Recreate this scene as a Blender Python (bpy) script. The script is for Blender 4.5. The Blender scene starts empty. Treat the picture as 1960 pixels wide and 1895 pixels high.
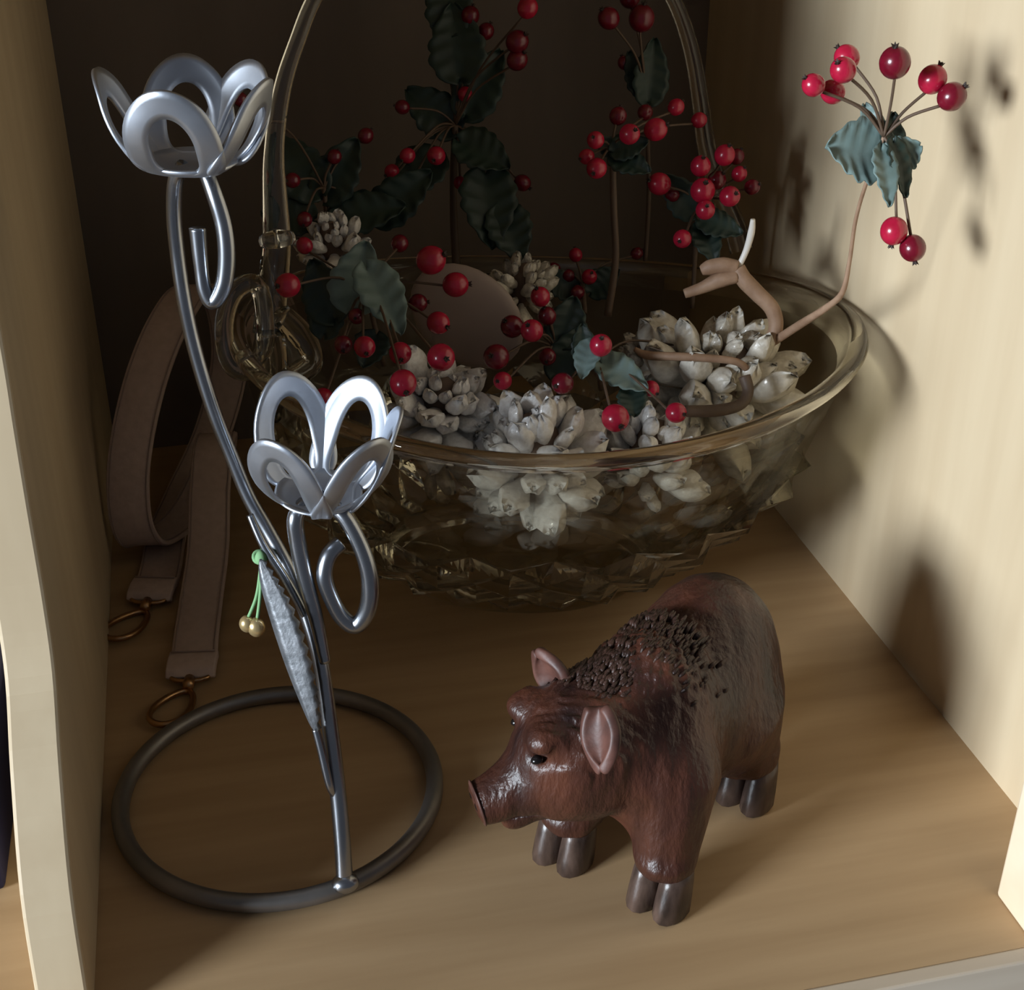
import bpy, bmesh, math, random
import numpy as np
from mathutils import Vector, Matrix

# ------------------------------------------------------------------ camera, world, light, exposure
sc = bpy.context.scene
COL = sc.collection
W, H, FPX = 1960.0, 1895.0, 2650.0
PITCH, YAW, CAMZ = math.radians(29.026), math.radians(13.0416), 0.35404
FW = Vector((math.sin(YAW) * math.cos(PITCH), math.cos(YAW) * math.cos(PITCH), -math.sin(PITCH)))
RT = Vector((math.cos(YAW), -math.sin(YAW), 0.0))
UP = RT.cross(FW)
CAM = Vector((0, 0, CAMZ))
cd = bpy.data.cameras.new('camera')
cd.sensor_fit = 'HORIZONTAL'; cd.sensor_width = 36.0; cd.lens = 36.0 * FPX / W
cd.clip_start = 0.01; cd.clip_end = 50
cam = bpy.data.objects.new('camera', cd); COL.objects.link(cam)
m = Matrix((RT, UP, -FW)).transposed().to_4x4(); m.translation = CAM
cam.matrix_world = m
sc.camera = cam

wd = bpy.data.worlds.new('room_light'); sc.world = wd; wd.use_nodes = True
bgn = wd.node_tree.nodes['Background']
bgn.inputs[0].default_value = (0.80, 0.86, 1.0, 1); bgn.inputs[1].default_value = 0.088

LDIR = Vector((0.88, 0.375, -0.175)).normalized()      # daylight from a window to the front left
ld = bpy.data.lights.new('window_daylight', 'AREA'); ld.shape = 'RECTANGLE'
ld.size = 0.85; ld.size_y = 0.75; ld.energy = 152; ld.color = (0.82, 0.91, 1.0)
lo = bpy.data.objects.new('window_daylight', ld); COL.objects.link(lo)
lo.location = Vector((0.17, 0.42, 0.10)) - LDIR * 3.0
lo.rotation_euler = LDIR.to_track_quat('-Z', 'Y').to_euler()

vs = sc.view_settings
vs.view_transform = 'Standard'; vs.look = 'None'; vs.gamma = 1.0; vs.use_curve_mapping = False
vs.exposure = 0.0
sc.cycles.transparent_max_bounces = 16
sc.cycles.max_bounces = 9
sc.cycles.diffuse_bounces = 3
sc.cycles.use_light_tree = False
sc.cycles.transmission_bounces = 8
sc.cycles.caustics_reflective = False
sc.cycles.caustics_refractive = True
sc.cycles.adaptive_threshold = 0.035

rnd = random.Random(7)
PI = math.pi

# ------------------------------------------------------------------ helpers
def ray(px, py):
    return FW * FPX + RT * (px - W / 2) - UP * (py - H / 2)
def at(px, py, y):                     # point seen at a pixel, at depth y inside the shelf
    d = ray(px, py); return CAM + d * (y / d.y)
def atz(px, py, z):
    d = ray(px, py); return CAM + d * ((z - CAMZ) / d.z)
def depth(p): return (Vector(p) - CAM).dot(FW)
def m_per_px(p): return depth(p) / FPX

def link(o, parent=None):
    COL.objects.link(o)
    if parent is not None: o.parent = parent
    return o
def mesh(name, V, F, mat, smooth=True):
    me = bpy.data.meshes.new(name)
    me.from_pydata([tuple(v) for v in V], [], [tuple(f) for f in F])
    me.update()
    if smooth: me.polygons.foreach_set('use_smooth', [True] * len(me.polygons))
    if mat: me.materials.append(mat)
    return me
def part(parent, name, geo, mat, smooth=True, bevel=0):
    """mesh in world coordinates, made a child of an empty that carries only a location"""
    V, F = geo
    b = parent_origin(parent)
    me = mesh(name, [Vector(v) - b for v in V], F, mat, smooth)
    o = link(bpy.data.objects.new(name, me), parent)
    if bevel:
        md = o.modifiers.new('bevel', 'BEVEL'); md.width = bevel; md.segments = 2; md.limit_method = 'ANGLE'
    return o
def parent_origin(p):
    v = Vector((0, 0, 0))
    while p is not None:
        v += p.location; p = p.parent
    return v
def tag(o, label=None, cat=None, group=None, kind=None):
    if label: o['label'] = label
    if cat: o['category'] = cat
    if group: o['group'] = group
    if kind: o['kind'] = kind
    return o
def thing(name, label, cat, loc, group=None):
    o = bpy.data.objects.new(name, None); o.empty_display_size = 0.01
    o.location = loc; COL.objects.link(o)
    return tag(o, label, cat, group)
def solid(name, geo, mat, smooth=False, bevel=0):
    V, F = geo
    o = link(bpy.data.objects.new(name, mesh(name, V, F, mat, smooth)))
    if bevel:
        md = o.modifiers.new('bevel', 'BEVEL'); md.width = bevel; md.segments = 2; md.limit_method = 'ANGLE'
    return o
def join(*geos):
    V, F = [], []
    for v, f in geos:
        n = len(V); V += list(v); F += [tuple(i + n for i in q) for q in f]
    return V, F
def box(x0, x1, y0, y1, z0, z1):
    V = [(x, y, z) for z in (z0, z1) for y in (y0, y1) for x in (x0, x1)]
    return V, [(0, 2, 3, 1), (4, 5, 7, 6), (0, 1, 5, 4), (2, 6, 7, 3), (0, 4, 6, 2), (1, 3, 7, 5)]
def spline(P, n=8, closed=False):
    P = [Vector(p) for p in P]; out = []; N = len(P)
    rng = range(N) if closed else range(N - 1)
    for i in rng:
        if closed: a, b, c, d = P[i - 1], P[i], P[(i + 1) % N], P[(i + 2) % N]
        else: a, b, c, d = P[max(i - 1, 0)], P[i], P[i + 1], P[min(i + 2, N - 1)]
        for k in range(n):
            t = k / n
            out.append(0.5 * ((2 * b) + (c - a) * t + (2 * a - 5 * b + 4 * c - d) * t * t + (3 * b - a - 3 * c + d) * t ** 3))
    if not closed: out.append(P[-1])
    return out
def resample_scalar(R, npts):
    xs = np.linspace(0, len(R) - 1, npts); return list(np.interp(xs, range(len(R)), R))
def tube(P, R, seg=10, closed=False, flat=1.0, ref=None):
    """tube through points P; R a radius or list; flat squashes the section along the ref axis"""
    n = len(P); P = [Vector(p) for p in P]
    if not hasattr(R, '__len__'): R = [R] * n
    elif len(R) != n: R = resample_scalar(R, n)
    V, F = [], []; prev = None
    for i, p in enumerate(P):
        if closed: t = P[(i + 1) % n] - P[i - 1]
        else: t = P[min(i + 1, n - 1)] - P[max(i - 1, 0)]
        t.normalize()
        if ref is not None: a = Vector(ref)
        else: a = prev if prev is not None else (Vector((0, 0, 1)) if abs(t.z) < 0.9 else Vector((1, 0, 0)))
        a = (a - t * a.dot(t)).normalized(); prev = a; b = t.cross(a)
        for k in range(seg):
            q = 2 * PI * k / seg
            V.append(p + a * math.cos(q) * R[i] * flat + b * math.sin(q) * R[i])
    m = n if closed else n - 1
    for i in range(m):
        j = (i + 1) % n
        for k in range(seg):
            l = (k + 1) % seg
            F.append((i * seg + k, i * seg + l, j * seg + l, j * seg + k))
    if not closed:
        F.append(tuple(range(seg - 1, -1, -1))); F.append(tuple((n - 1) * seg + k for k in range(seg)))
    return V, F
def ball(c, r, seg=16, rings=10, sc3=(1, 1, 1)):
    V, F = [Vector((0, 0, 1))], []
    for i in range(1, rings):
        a = PI * i / rings
        for k in range(seg):
            q = 2 * PI * k / seg; V.append(Vector((math.sin(a) * math.cos(q), math.sin(a) * math.sin(q), math.cos(a))))
    V.append(Vector((0, 0, -1))); last = len(V) - 1
    for k in range(seg): F.append((0, 1 + k, 1 + (k + 1) % seg))
    for i in range(rings - 2):
        for k in range(seg):
            a = 1 + i * seg + k; b = 1 + i * seg + (k + 1) % seg
            F.append((a, a + seg, b + seg, b))
    for k in range(seg): F.append((last, 1 + (rings - 2) * seg + (k + 1) % seg, 1 + (rings - 2) * seg + k))
    c = Vector(c)
    return [c + Vector((v.x * sc3[0], v.y * sc3[1], v.z * sc3[2])) * r for v in V], F
def ribbon(P, Wd, thick):
    """strip of rectangular section; P centre line, Wd half width vectors"""
    n = len(P); V, F = [], []
    for i in range(n):
        t = (P[min(i + 1, n - 1)] - P[max(i - 1, 0)]).normalized()
        w = Wd[i]; nn = t.cross(w).normalized() * thick / 2
        V += [P[i] - w - nn, P[i] + w - nn, P[i] + w + nn, P[i] - w + nn]
    for i in range(n - 1):
        for k in range(4):
            l = (k + 1) % 4
            F.append((i * 4 + k, i * 4 + l, i * 4 + 4 + l, i * 4 + 4 + k))
    F += [(3, 2, 1, 0), (4 * n - 4, 4 * n - 3, 4 * n - 2, 4 * n - 1)]
    return V, F

# ------------------------------------------------------------------ materials
def mat(name, rgb, rough=0.5, metal=0.0, spec=0.5, coat=0.0):
    m = bpy.data.materials.new(name); m.use_nodes = True
    b = m.node_tree.nodes['Principled BSDF']
    b.inputs['Base Color'].default_value = (*rgb, 1); b.inputs['Roughness'].default_value = rough
    b.inputs['Metallic'].default_value = metal; b.inputs['Specular IOR Level'].default_value = spec
    b.inputs['Coat Weight'].default_value = coat
    return m
def textured(name, rgb1, rgb2, scale=(1, 1, 1), nscale=8, rough=0.5, bump=0.0, detail=6, metal=0.0, spec=0.5, coat=0.0, lo=0.3, hi=0.7, bumpscale=None, distort=0.0):
    m = mat(name, rgb1, rough, metal, spec, coat); nt = m.node_tree; N = nt.nodes; L = nt.links
    b = N['Principled BSDF']
    tc = N.new('ShaderNodeTexCoord'); mp = N.new('ShaderNodeMapping'); mp.inputs['Scale'].default_value = scale
    L.new(tc.outputs['Object'], mp.inputs['Vector'])
    no = N.new('ShaderNodeTexNoise'); no.inputs['Scale'].default_value = nscale; no.inputs['Detail'].default_value = detail
    no.inputs['Distortion'].default_value = distort
    L.new(mp.outputs['Vector'], no.inputs['Vector'])
    cr = N.new('ShaderNodeValToRGB'); cr.color_ramp.elements[0].position = lo; cr.color_ramp.elements[1].position = hi
    cr.color_ramp.elements[0].color = (*rgb1, 1); cr.color_ramp.elements[1].color = (*rgb2, 1)
    L.new(no.outputs['Fac'], cr.inputs['Fac']); L.new(cr.outputs['Color'], b.inputs['Base Color'])
    if bump:
        bp = N.new('ShaderNodeBump'); bp.inputs['Strength'].default_value = bump; bp.inputs['Distance'].default_value = 0.001
        if bumpscale:
            n2 = N.new('ShaderNodeTexNoise'); n2.inputs['Scale'].default_value = bumpscale; n2.inputs['Detail'].default_value = 5
            L.new(mp.outputs['Vector'], n2.inputs['Vector']); L.new(n2.outputs['Fac'], bp.inputs['Height'])
        else: L.new(no.outputs['Fac'], bp.inputs['Height'])
        L.new(bp.outputs['Normal'], b.inputs['Normal'])
    return m

M = {}
M['panel'] = textured('birch_panel', (0.60, 0.465, 0.295), (0.68, 0.545, 0.36), (6, 6, 0.7), 9, 0.55, 0.05)
M['edge'] = textured('birch_panel_edge', (0.80, 0.635, 0.44), (0.90, 0.755, 0.56), (8, 3, 3), 10, 0.5, 0.05)
M['floor'] = textured('tan_shelf_board', (0.45, 0.29, 0.15), (0.56, 0.375, 0.205), (0.8, 9, 4), 9, 0.45, 0.04)
M['lip'] = textured('shelf_edge_band', (0.60, 0.49, 0.37), (0.68, 0.57, 0.44), (1, 8, 8), 10, 0.5)
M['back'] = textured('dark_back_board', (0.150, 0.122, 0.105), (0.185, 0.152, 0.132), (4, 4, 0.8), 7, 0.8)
M['steel'] = textured('satin_steel', (0.35, 0.37, 0.40), (0.44, 0.46, 0.50), (1, 1, 1), 60, 0.27, 0.02, metal=1.0)
M['petal'] = textured('brushed_petal_steel', (0.55, 0.59, 0.66), (0.63, 0.67, 0.74), (1, 1, 1), 90, 0.46, 0.04, metal=1.0)
M['gunmetal'] = textured('dark_ring_steel', (0.20, 0.185, 0.17), (0.27, 0.25, 0.235), (1, 1, 1), 60, 0.42, 0.02, metal=0.7)
M['leafmetal'] = textured('hammered_leaf_steel', (0.16, 0.17, 0.18), (0.32, 0.33, 0.35), (1, 1, 1), 260, 0.5, 0.35, metal=0.85)
M['thread'] = mat('green_thread', (0.22, 0.42, 0.20), 0.8)
M['gold'] = mat('gold_bead', (0.80, 0.60, 0.30), 0.28, 0.75)
M['brass'] = mat('brass_clasp', (0.45, 0.26, 0.125), 0.30, 1.0)
M['strap'] = textured('taupe_leather', (0.58, 0.44, 0.38), (0.66, 0.51, 0.45), (1, 1, 1), 300, 0.6, 0.25)
M['strapedge'] = mat('taupe_stitching', (0.40, 0.30, 0.26), 0.8)
M['pig'] = textured('carved_mahogany', (0.018, 0.008, 0.0075), (0.105, 0.034, 0.018), (1.6, 1.6, 0.6), 38, 0.36, 0.7, detail=8, spec=0.5, bumpscale=320)
M['pigrough'] = textured('carved_mane_wood', (0.024, 0.011, 0.008), (0.075, 0.036, 0.025), (1, 1, 1), 120, 0.42, 0.8, detail=8, bumpscale=500)
M['pigpink'] = textured('worn_pink_wood', (0.055, 0.022, 0.016), (0.15, 0.062, 0.045), (1, 1, 1), 130, 0.5, 0.4)
M['hoof'] = textured('dark_hoof_wood', (0.022, 0.013, 0.010), (0.12, 0.076, 0.058), (1, 1, 0.4), 160, 0.35, 0.5)
M['black'] = mat('black_eye', (0.008, 0.006, 0.006), 0.2)
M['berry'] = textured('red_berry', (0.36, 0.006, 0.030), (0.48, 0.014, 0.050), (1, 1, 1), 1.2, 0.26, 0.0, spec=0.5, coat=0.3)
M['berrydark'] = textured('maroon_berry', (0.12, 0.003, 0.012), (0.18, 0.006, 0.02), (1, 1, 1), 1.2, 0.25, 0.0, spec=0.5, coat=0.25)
M['calyx'] = mat('berry_calyx', (0.03, 0.018, 0.014), 0.7)
M['wire'] = mat('brown_wire_stem', (0.11, 0.07, 0.045), 0.6)
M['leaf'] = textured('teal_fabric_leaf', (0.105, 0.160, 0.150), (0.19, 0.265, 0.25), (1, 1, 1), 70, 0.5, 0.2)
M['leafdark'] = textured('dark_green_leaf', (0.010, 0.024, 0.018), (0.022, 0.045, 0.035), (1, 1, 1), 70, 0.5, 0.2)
M['cone'] = textured('frosted_white_cone', (0.70, 0.66, 0.62), (0.90, 0.88, 0.86), (1, 1, 1), 9, 0.30, 0.5, coat=0.5, lo=0.25, hi=0.6)
M['conetan'] = textured('pearly_cream_cone', (0.50, 0.45, 0.37), (0.72, 0.67, 0.58), (1, 1, 1), 9, 0.30, 0.5, coat=0.5, lo=0.25, hi=0.6)
M['conecore'] = mat('cone_core_brown', (0.13, 0.085, 0.06), 0.7)
M['twig'] = textured('tan_vine', (0.24, 0.14, 0.085), (0.36, 0.23, 0.15), (1, 1, 1), 150, 0.6, 0.4)
M['twigdark'] = textured('dark_vine', (0.07, 0.042, 0.028), (0.11, 0.07, 0.045), (1, 1, 1), 150, 0.6, 0.4)
M['twigwhite'] = mat('peeled_white_tip', (0.70, 0.66, 0.60), 0.45)
M['pebble'] = textured('taupe_smooth_pod', (0.36, 0.285, 0.255), (0.42, 0.34, 0.305), (1, 1, 1), 40, 0.55, 0.05)
M['navy'] = mat('navy_cloth', (0.014, 0.014, 0.055), 0.7)
M['paper'] = mat('pale_grey_card', (0.42, 0.44, 0.42), 0.7)

def glass_mat(nm, fac):
    m = bpy.data.materials.new(nm); m.use_nodes = True; nt = m.node_tree; N = nt.nodes; L = nt.links
    for n in list(N): N.remove(n)
    out = N.new('ShaderNodeOutputMaterial'); mx = N.new('ShaderNodeMixShader'); mx.inputs[0].default_value = fac
    tr = N.new('ShaderNodeBsdfTransparent'); tr.inputs[0].default_value = (0.93, 0.92, 0.87, 1)
    gl = N.new('ShaderNodeBsdfGlass'); gl.inputs['Color'].default_value = (0.98, 0.97, 0.94, 1)
    gl.inputs['Roughness'].default_value = 0.0; gl.inputs['IOR'].default_value = 1.5
    L.new(tr.outputs[0], mx.inputs[1]); L.new(gl.outputs[0], mx.inputs[2]); L.new(mx.outputs[0], out.inputs[0])
    return m
M['glass'] = glass_mat('faceted_pressed_glass', 0.97)
M['clear'] = glass_mat('clear_thin_glass', 0.16)

# ------------------------------------------------------------------ the shelf compartment
XL, XR, YB, ZT = -0.060, 0.2737, 0.72, 0.385
YF = 0.278
o = solid('floor', box(-0.42, 0.60, YF + 0.004, YB + 0.02, -0.018, 0.0), M['floor']); tag(o, kind='structure')
o = solid('trim_1', box(-0.42, 0.60, YF - 0.002, YF + 0.004, -0.018, 0.0003), M['lip'], bevel=0.0008); tag(o, kind='structure')
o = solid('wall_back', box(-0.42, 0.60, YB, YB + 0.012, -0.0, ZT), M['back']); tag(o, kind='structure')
o = solid('ceiling', box(-0.42, 0.60, 0.40, YB, ZT, ZT + 0.018), M['panel']); tag(o, kind='structure')
# side panel with a shaped (ogee) front edge
PROF = [(0.318, 0.0), (0.3217, 0.0132), (0.3317, 0.0462), (0.3557, 0.0743), (0.377, 0.0935), (0.3851, 0.116),
        (0.3897, 0.1474), (0.3942, 0.1721), (0.3983, 0.1906), (0.402, 0.23), (0.404, 0.29), (0.405, 0.34), (0.405, ZT)]
def panel(x0, x1, prof):
    pf = [(v.x, v.y) for v in spline([(a, b, 0) for a, b in prof], 5)]
    ring = pf + [(YB, ZT), (YB, 0.0)]
    n = len(ring)
    V = [(x0, a, b) for a, b in ring] + [(x1, a, b) for a, b in ring]
    F = [tuple(range(n - 1, -1, -1)), tuple(range(n, 2 * n))]
    for i in range(n):
        j = (i + 1) % n; F.append((i, j, n + j, n + i))
    return V, F
def shaped_panel(name, x0, x1, prof):
    o = solid(name, panel(x0, x1, prof), M['panel'], bevel=0.0012)
    o.data.materials.append(M['edge'])
    for p in o.data.polygons:
        if p.normal.y < -0.15 and abs(p.normal.x) < 0.5: p.material_index = 1
    tag(o, kind='structure'); return o
shaped_panel('wall_left', XL - 0.0155, XL, PROF)
o = solid('wall_right', box(XR, XR + 0.018, 0.3056, YB, 0.0, ZT), M['panel']); tag(o, kind='structure')
o = solid('trim_2', box(0.243, XR + 0.018, 0.2795, 0.3056, 0.0, ZT), M['edge'], bevel=0.0012); tag(o, kind='structure')

# neighbouring compartment seen past the left panel
bx = thing('storage_box', 'navy blue cloth box seen past the left edge of the panel', 'box', (-0.13, 0.43, 0))
part(bx, 'box_body', box(-0.19, -0.0915, 0.385, 0.47, 0.0, 0.052), M['navy'], False, 0.002)
part(bx, 'box_lid', box(-0.192, -0.0895, 0.383, 0.472, 0.046, 0.0535), M['navy'], False, 0.002)
cdx = thing('card_stack', 'pale grey stack of cards behind the navy box', 'cards', (-0.135, 0.51, 0))
for i in range(4):
    part(cdx, 'card', box(-0.195 + 0.002 * i, -0.085 - 0.002 * (i % 2), 0.485, 0.53, 0.02 * i, 0.02 * i + 0.0185), M['paper'], False, 0.001)

# ------------------------------------------------------------------ steel flower stand
RC, RR, TR = Vector((0.0056, 0.413, 0.0035)), 0.0585, 0.0033
st = thing('flower_candle_stand', 'tall silver metal stand with two open petal cups on a ring base', 'candle stand', (RC.x, RC.y, 0))
part(st, 'base_ring', tube([RC + Vector((RR * math.cos(2 * PI * k / 96), RR * math.sin(2 * PI * k / 96), 0)) for k in range(96)], TR, 14, True), M['gunmetal'])
stem_px = [(660, 1688, .3565), (655, 1610, .361), (646, 1510, .368), (630, 1380, .377), (612, 1260, .386), (585, 1170, .394), (550, 1085, .402),
           (512, 1015, .409), (475, 950, .414), (442, 870, .418), (412, 795, .421), (386, 715, .424), (366, 640, .426), (350, 560, .427),
           (339, 480, .428), (333, 410, .427), (336, 345, .424), (352, 318, .421)]
sp = spline([at(*p) for p in stem_px], 6)
sp[0].z = 0.004
part(st, 'stem', tube(sp, [.0029, .0028, .0026, .0024, .0024, .0024, .0024], 12), M['steel'])
part(st, 'weld', ball(at(661, 1690, .3555), 0.0042, 14, 8, (1.15, .95, .8)), M['steel'])

def petal_geo(c, az, tilt, r0=0.0105, r1=0.0235, h=0.034, w=0.0130, band=0.0072, th=0.0011):
    """flat ring-shaped petal with an open centre, bent up and outward from the cup base"""
    NA = 48; V, F = [], []
    er = Vector((math.cos(az), math.sin(az), 0)); et = Vector((-math.sin(az), math.cos(az), 0)); ez = Vector((0, 0, 1))
    def bend(s, v):                       # s across, v along the petal 0..1
        rr = r0 + (r1 - r0) * (1 - max(0.0, 1 - v) ** 2.2) + 0.0035 * max(0.0, v - 0.75) ** 2 * 8
        zz = h * (max(0.0, v) ** 1.15) - 0.0008 * v
        rr -= 14.0 * s * s                # cupped across its width
        return er * rr + et * s + ez * zz
    def outline(k, inner):
        q = 2 * PI * k / NA; ca, sa = math.cos(q), math.sin(q)
        if not inner:
            if sa < 0: ca, sa = math.copysign(abs(ca) ** .62, ca), -(abs(sa) ** .62)
            v = 0.42 + (0.58 if sa > 0 else 0.42) * sa; s = w * ca
        else:
            b = band / h
            if sa < 0: ca, sa = math.copysign(abs(ca) ** .55, ca), -(abs(sa) ** .55)
            v = 0.42 + ((0.58 - b) if sa > 0 else (0.42 - b * .28)) * sa; s = (w - band) * ca
        return s, v
    for k in range(NA):
        so, vo = outline(k, False); si, vi = outline(k, True)
        for j in range(5):
            f = j / 4; s = so + (si - so) * f; v = vo + (vi - vo) * f
            p = bend(s, v); e = 1e-4
            ds = bend(s + e, v) - p; dv = bend(s, v + 0.01) - p
            n = ds.cross(dv).normalized()
            crown = 0.0003 * (1 - (2 * f - 1) ** 2)
            V += [p + n * (th / 2 + crown), p - n * (th / 2 - crown * 0.6)]
    def id(k, j, side): return ((k % NA) * 5 + j) * 2 + side
    for k in range(NA):
        for j in range(4):
            F.append((id(k, j, 0), id(k + 1, j, 0), id(k + 1, j + 1, 0), id(k, j + 1, 0)))
            F.append((id(k, j, 1), id(k, j + 1, 1), id(k + 1, j + 1, 1), id(k + 1, j, 1)))
        F.append((id(k, 0, 0), id(k, 0, 1), id(k + 1, 0, 1), id(k + 1, 0, 0)))
        F.append((id(k, 4, 0), id(k + 1, 4, 0), id(k + 1, 4, 1), id(k, 4, 1)))
    V = [Vector(c) + tilt @ v for v in V]
    return V, F
def disc_geo(c, r, tilt, th=0.0014):
    V, F = [], []; seg = 40; prof = [(0, 0.0), (r * .5, 0.0004), (r * .85, 0.0012), (r, 0.0024), (r + .0008, 0.0018), (r * .85, 0.0002 - th * .3), (r * .5, -th), (0, -th)]
    for a, b in prof:
        for k in range(seg):
            q = 2 * PI * k / seg; V.append(Vector(c) + tilt @ Vector((a * math.cos(q), a * math.sin(q), b)))
    for i in range(len(prof) - 1):
        for k in range(seg):
            l = (k + 1) % seg; F.append((i * seg + k, i * seg + l, (i + 1) * seg + l, (i + 1) * seg + k))
    return V, F
def flower(c, azs, tilt, s=1.0, h=.0345):
    part(st, 'cup_plate', disc_geo(c, 0.0135 * s, tilt), M['petal'])
    for a in azs:
        part(st, 'petal', petal_geo(c, math.radians(a) - YAW, tilt, r0=.0100 * s, r1=.0240 * s, h=h, w=.0140 * s, band=.0074 * s), M['petal'])
CL = at(610, 950, 0.400)
tl = Matrix.Rotation(math.radians(4), 3, Vector((0, 1, 0))) @ Matrix.Rotation(math.radians(5), 3, Vector((1, 0, 0)))
flower(CL, [4, 60, 124, 244, 316], tl)
CU = at(366, 318, 0.420)
tu = Matrix.Rotation(math.radians(2), 3, Vector((0, 1, 0)))
flower(CU, [-14, 48, 102, 180, 268], tu, 1.0, .0285)
# wires under the cups
def wire(pts, r, name='scroll_wire', mt='steel'):
    return part(st, name, tube(spline([at(*p) for p in pts], 8), r, 12), M[mt])
wire([(622, 1268, .384), (606, 1190, .388), (585, 1110, .391), (570, 1040, .393), (566, 990, .394), (585, 962, .397)], [.0020, .0026, .0028, .0028, .0026], 'cup_branch')
wire([(630, 965, .396), (660, 990, .392), (692, 1050, .388), (708, 1110, .386), (704, 1165, .386), (682, 1196, .387), (655, 1182, .388), (632, 1140, .389), (621, 1100, .390), (630, 1062, .392), (652, 1040, .394)], [.0027, .0027, .0030, .0030, .0028, .0028, .0028])
wire([(392, 322, .419), (410, 370, .415), (428, 430, .413), (434, 490, .412), (428, 545, .412), (408, 578, .413), (392, 555, .414), (384, 500, .415), (378, 436, .416)], [.0024, .0026, .0027, .0027, .0024, .0022, .0026])
# hammered leaf on its own thin wire
wire([(638, 1520, .3665), (630, 1500, .3665), (616, 1440, .370), (604, 1395, .373)], [.0012, .0015, .0013], 'leaf_wire')
lc = [at(*p) for p in [(606, 1400, .3725), (592, 1345, .375), (573, 1280, .379), (553, 1215, .383), (532, 1155, .387), (514, 1110, .390), (500, 1070, .393)]]
lc = spline(lc, 5); nl = len(lc); Vl, Fl = [], []
for i, p in enumerate(lc):
    f = i / (nl - 1); hw = 0.0044 * (math.sin(PI * min(1, f * 1.02)) ** 0.7 + 0.12)
    jag = 0.0007 * (1 if i % 2 else -1)
    wv = (RT * 0.95 - FW * 0.25).normalized(); nv = (-FW)
    Vl += [p - wv * hw + nv * 0.0005, p - wv * hw * .4 + nv * 0.0012, p + nv * 0.0004, p + wv * (hw * .5) + nv * 0.0011, p + wv * (hw + jag) - nv * 0.0003]
for i in range(nl - 1):
    for k in range(4): Fl.append((i * 5 + k, i * 5 + k + 1, i * 5 + k + 6, i * 5 + k + 5))
lf = part(st, 'metal_leaf', (Vl, Fl), M['leafmetal'])
md = lf.modifiers.new('thickness', 'SOLIDIFY'); md.thickness = 0.0008
# second thin wire alongside the stem
wire([(478, 985, .405), (505, 1045, .400), (545, 1105, .396), (575, 1160, .393), (590, 1195, .392)], [.0012, .0015, .0015, .0012], 'leaf_wire')

# beads on green thread tied round the stem
bd = thing('bead_charm', 'two gold beads hanging on green thread tied to the stand', 'charm', at(500, 1065, .400))
part(bd, 'knot', join(ball(at(500, 1068, .3985), .0021, 10, 8, (1, 1, 1.3)), tube([at(497, 1066, .4) + Vector((0.0019 * math.cos(q), 0.0019 * math.sin(q), 0.0010 * math.sin(q))) for q in np.linspace(0, 2 * PI, 16, endpoint=False)], .0008, 6, True)), M['thread'])
part(bd, 'thread', tube(spline([at(*p) for p in [(500, 1068, .398), (497, 1105, .3975), (490, 1145, .397), (474, 1185, .3965)]], 5), .0006, 6), M['thread'])
part(bd, 'thread', tube(spline([at(*p) for p in [(502, 1068, .398), (500, 1110, .397), (497, 1150, .3965), (492, 1188, .396)]], 5), .0006, 6), M['thread'])
part(bd, 'bead', ball(at(473, 1194, .3965), .0027, 16, 10, (1, 1, 1.15)), M['gold'])
part(bd, 'bead', ball(at(491, 1200, .3955), .0031, 16, 10, (1, 1, 1.15)), M['gold'])

# ------------------------------------------------------------------ bag strap with clasps
sb = thing('bag_strap', 'taupe leather bag strap looped on the shelf with brass snap hooks at its ends', 'strap', (-0.03, 0.58, 0))
cp = [(-.0385, .572, .0022), (-.036, .592, .0022), (-.033, .620, .0026), (-.024, .655, .004), (-.006, .684, .024), (.007, .690, .062), (.006, .676, .101), (-.006, .654, .116),
      (-.020, .632, .108), (-.034, .612, .086), (-.0445, .597, .056), (-.0475, .590, .030), (-.0440, .594, .0125), (-.034, .610, .0065), (-.020, .632, .008), (-.008, .648, .022),
      (-.0035, .645, .040), (-.006, .628, .043), (-.010, .606, .030), (-.0135, .580, .014), (-.0185, .550, .0055), (-.0220, .522, .0034), (-.0232, .5075, .0028)]
cpv = spline([Vector(p) for p in cp], 8)
wd_ = []
for i, p in enumerate(cpv):
    t = (cpv[min(i + 1, len(cpv) - 1)] - cpv[max(i - 1, 0)]).normalized()
    w = Vector((1, -0.12, 0)) ; w = (w - t * w.dot(t)).normalized(); wd_.append(w * 0.0098)
part(sb, 'strap_band', ribbon(cpv, wd_, 0.0022), M['strap'], True, 0.0005)
for s in (-1, 1):
    line = [p + w * 0.86 * s + (cpv[min(i + 1, len(cpv) - 1)] - cpv[max(i - 1, 0)]).normalized().cross(w).normalized() * (-0.0013) for i, (p, w) in enumerate(zip(cpv, wd_))]
    line2 = [p + w * 0.86 * s - (cpv[min(i + 1, len(cpv) - 1)] - cpv[max(i - 1, 0)]).normalized().cross(w).normalized() * (-0.0013) for i, (p, w) in enumerate(zip(cpv, wd_))]
    part(sb, 'stitching', join(tube(line, .00035, 5), tube(line2, .00035, 5)), M['strapedge'])
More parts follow.
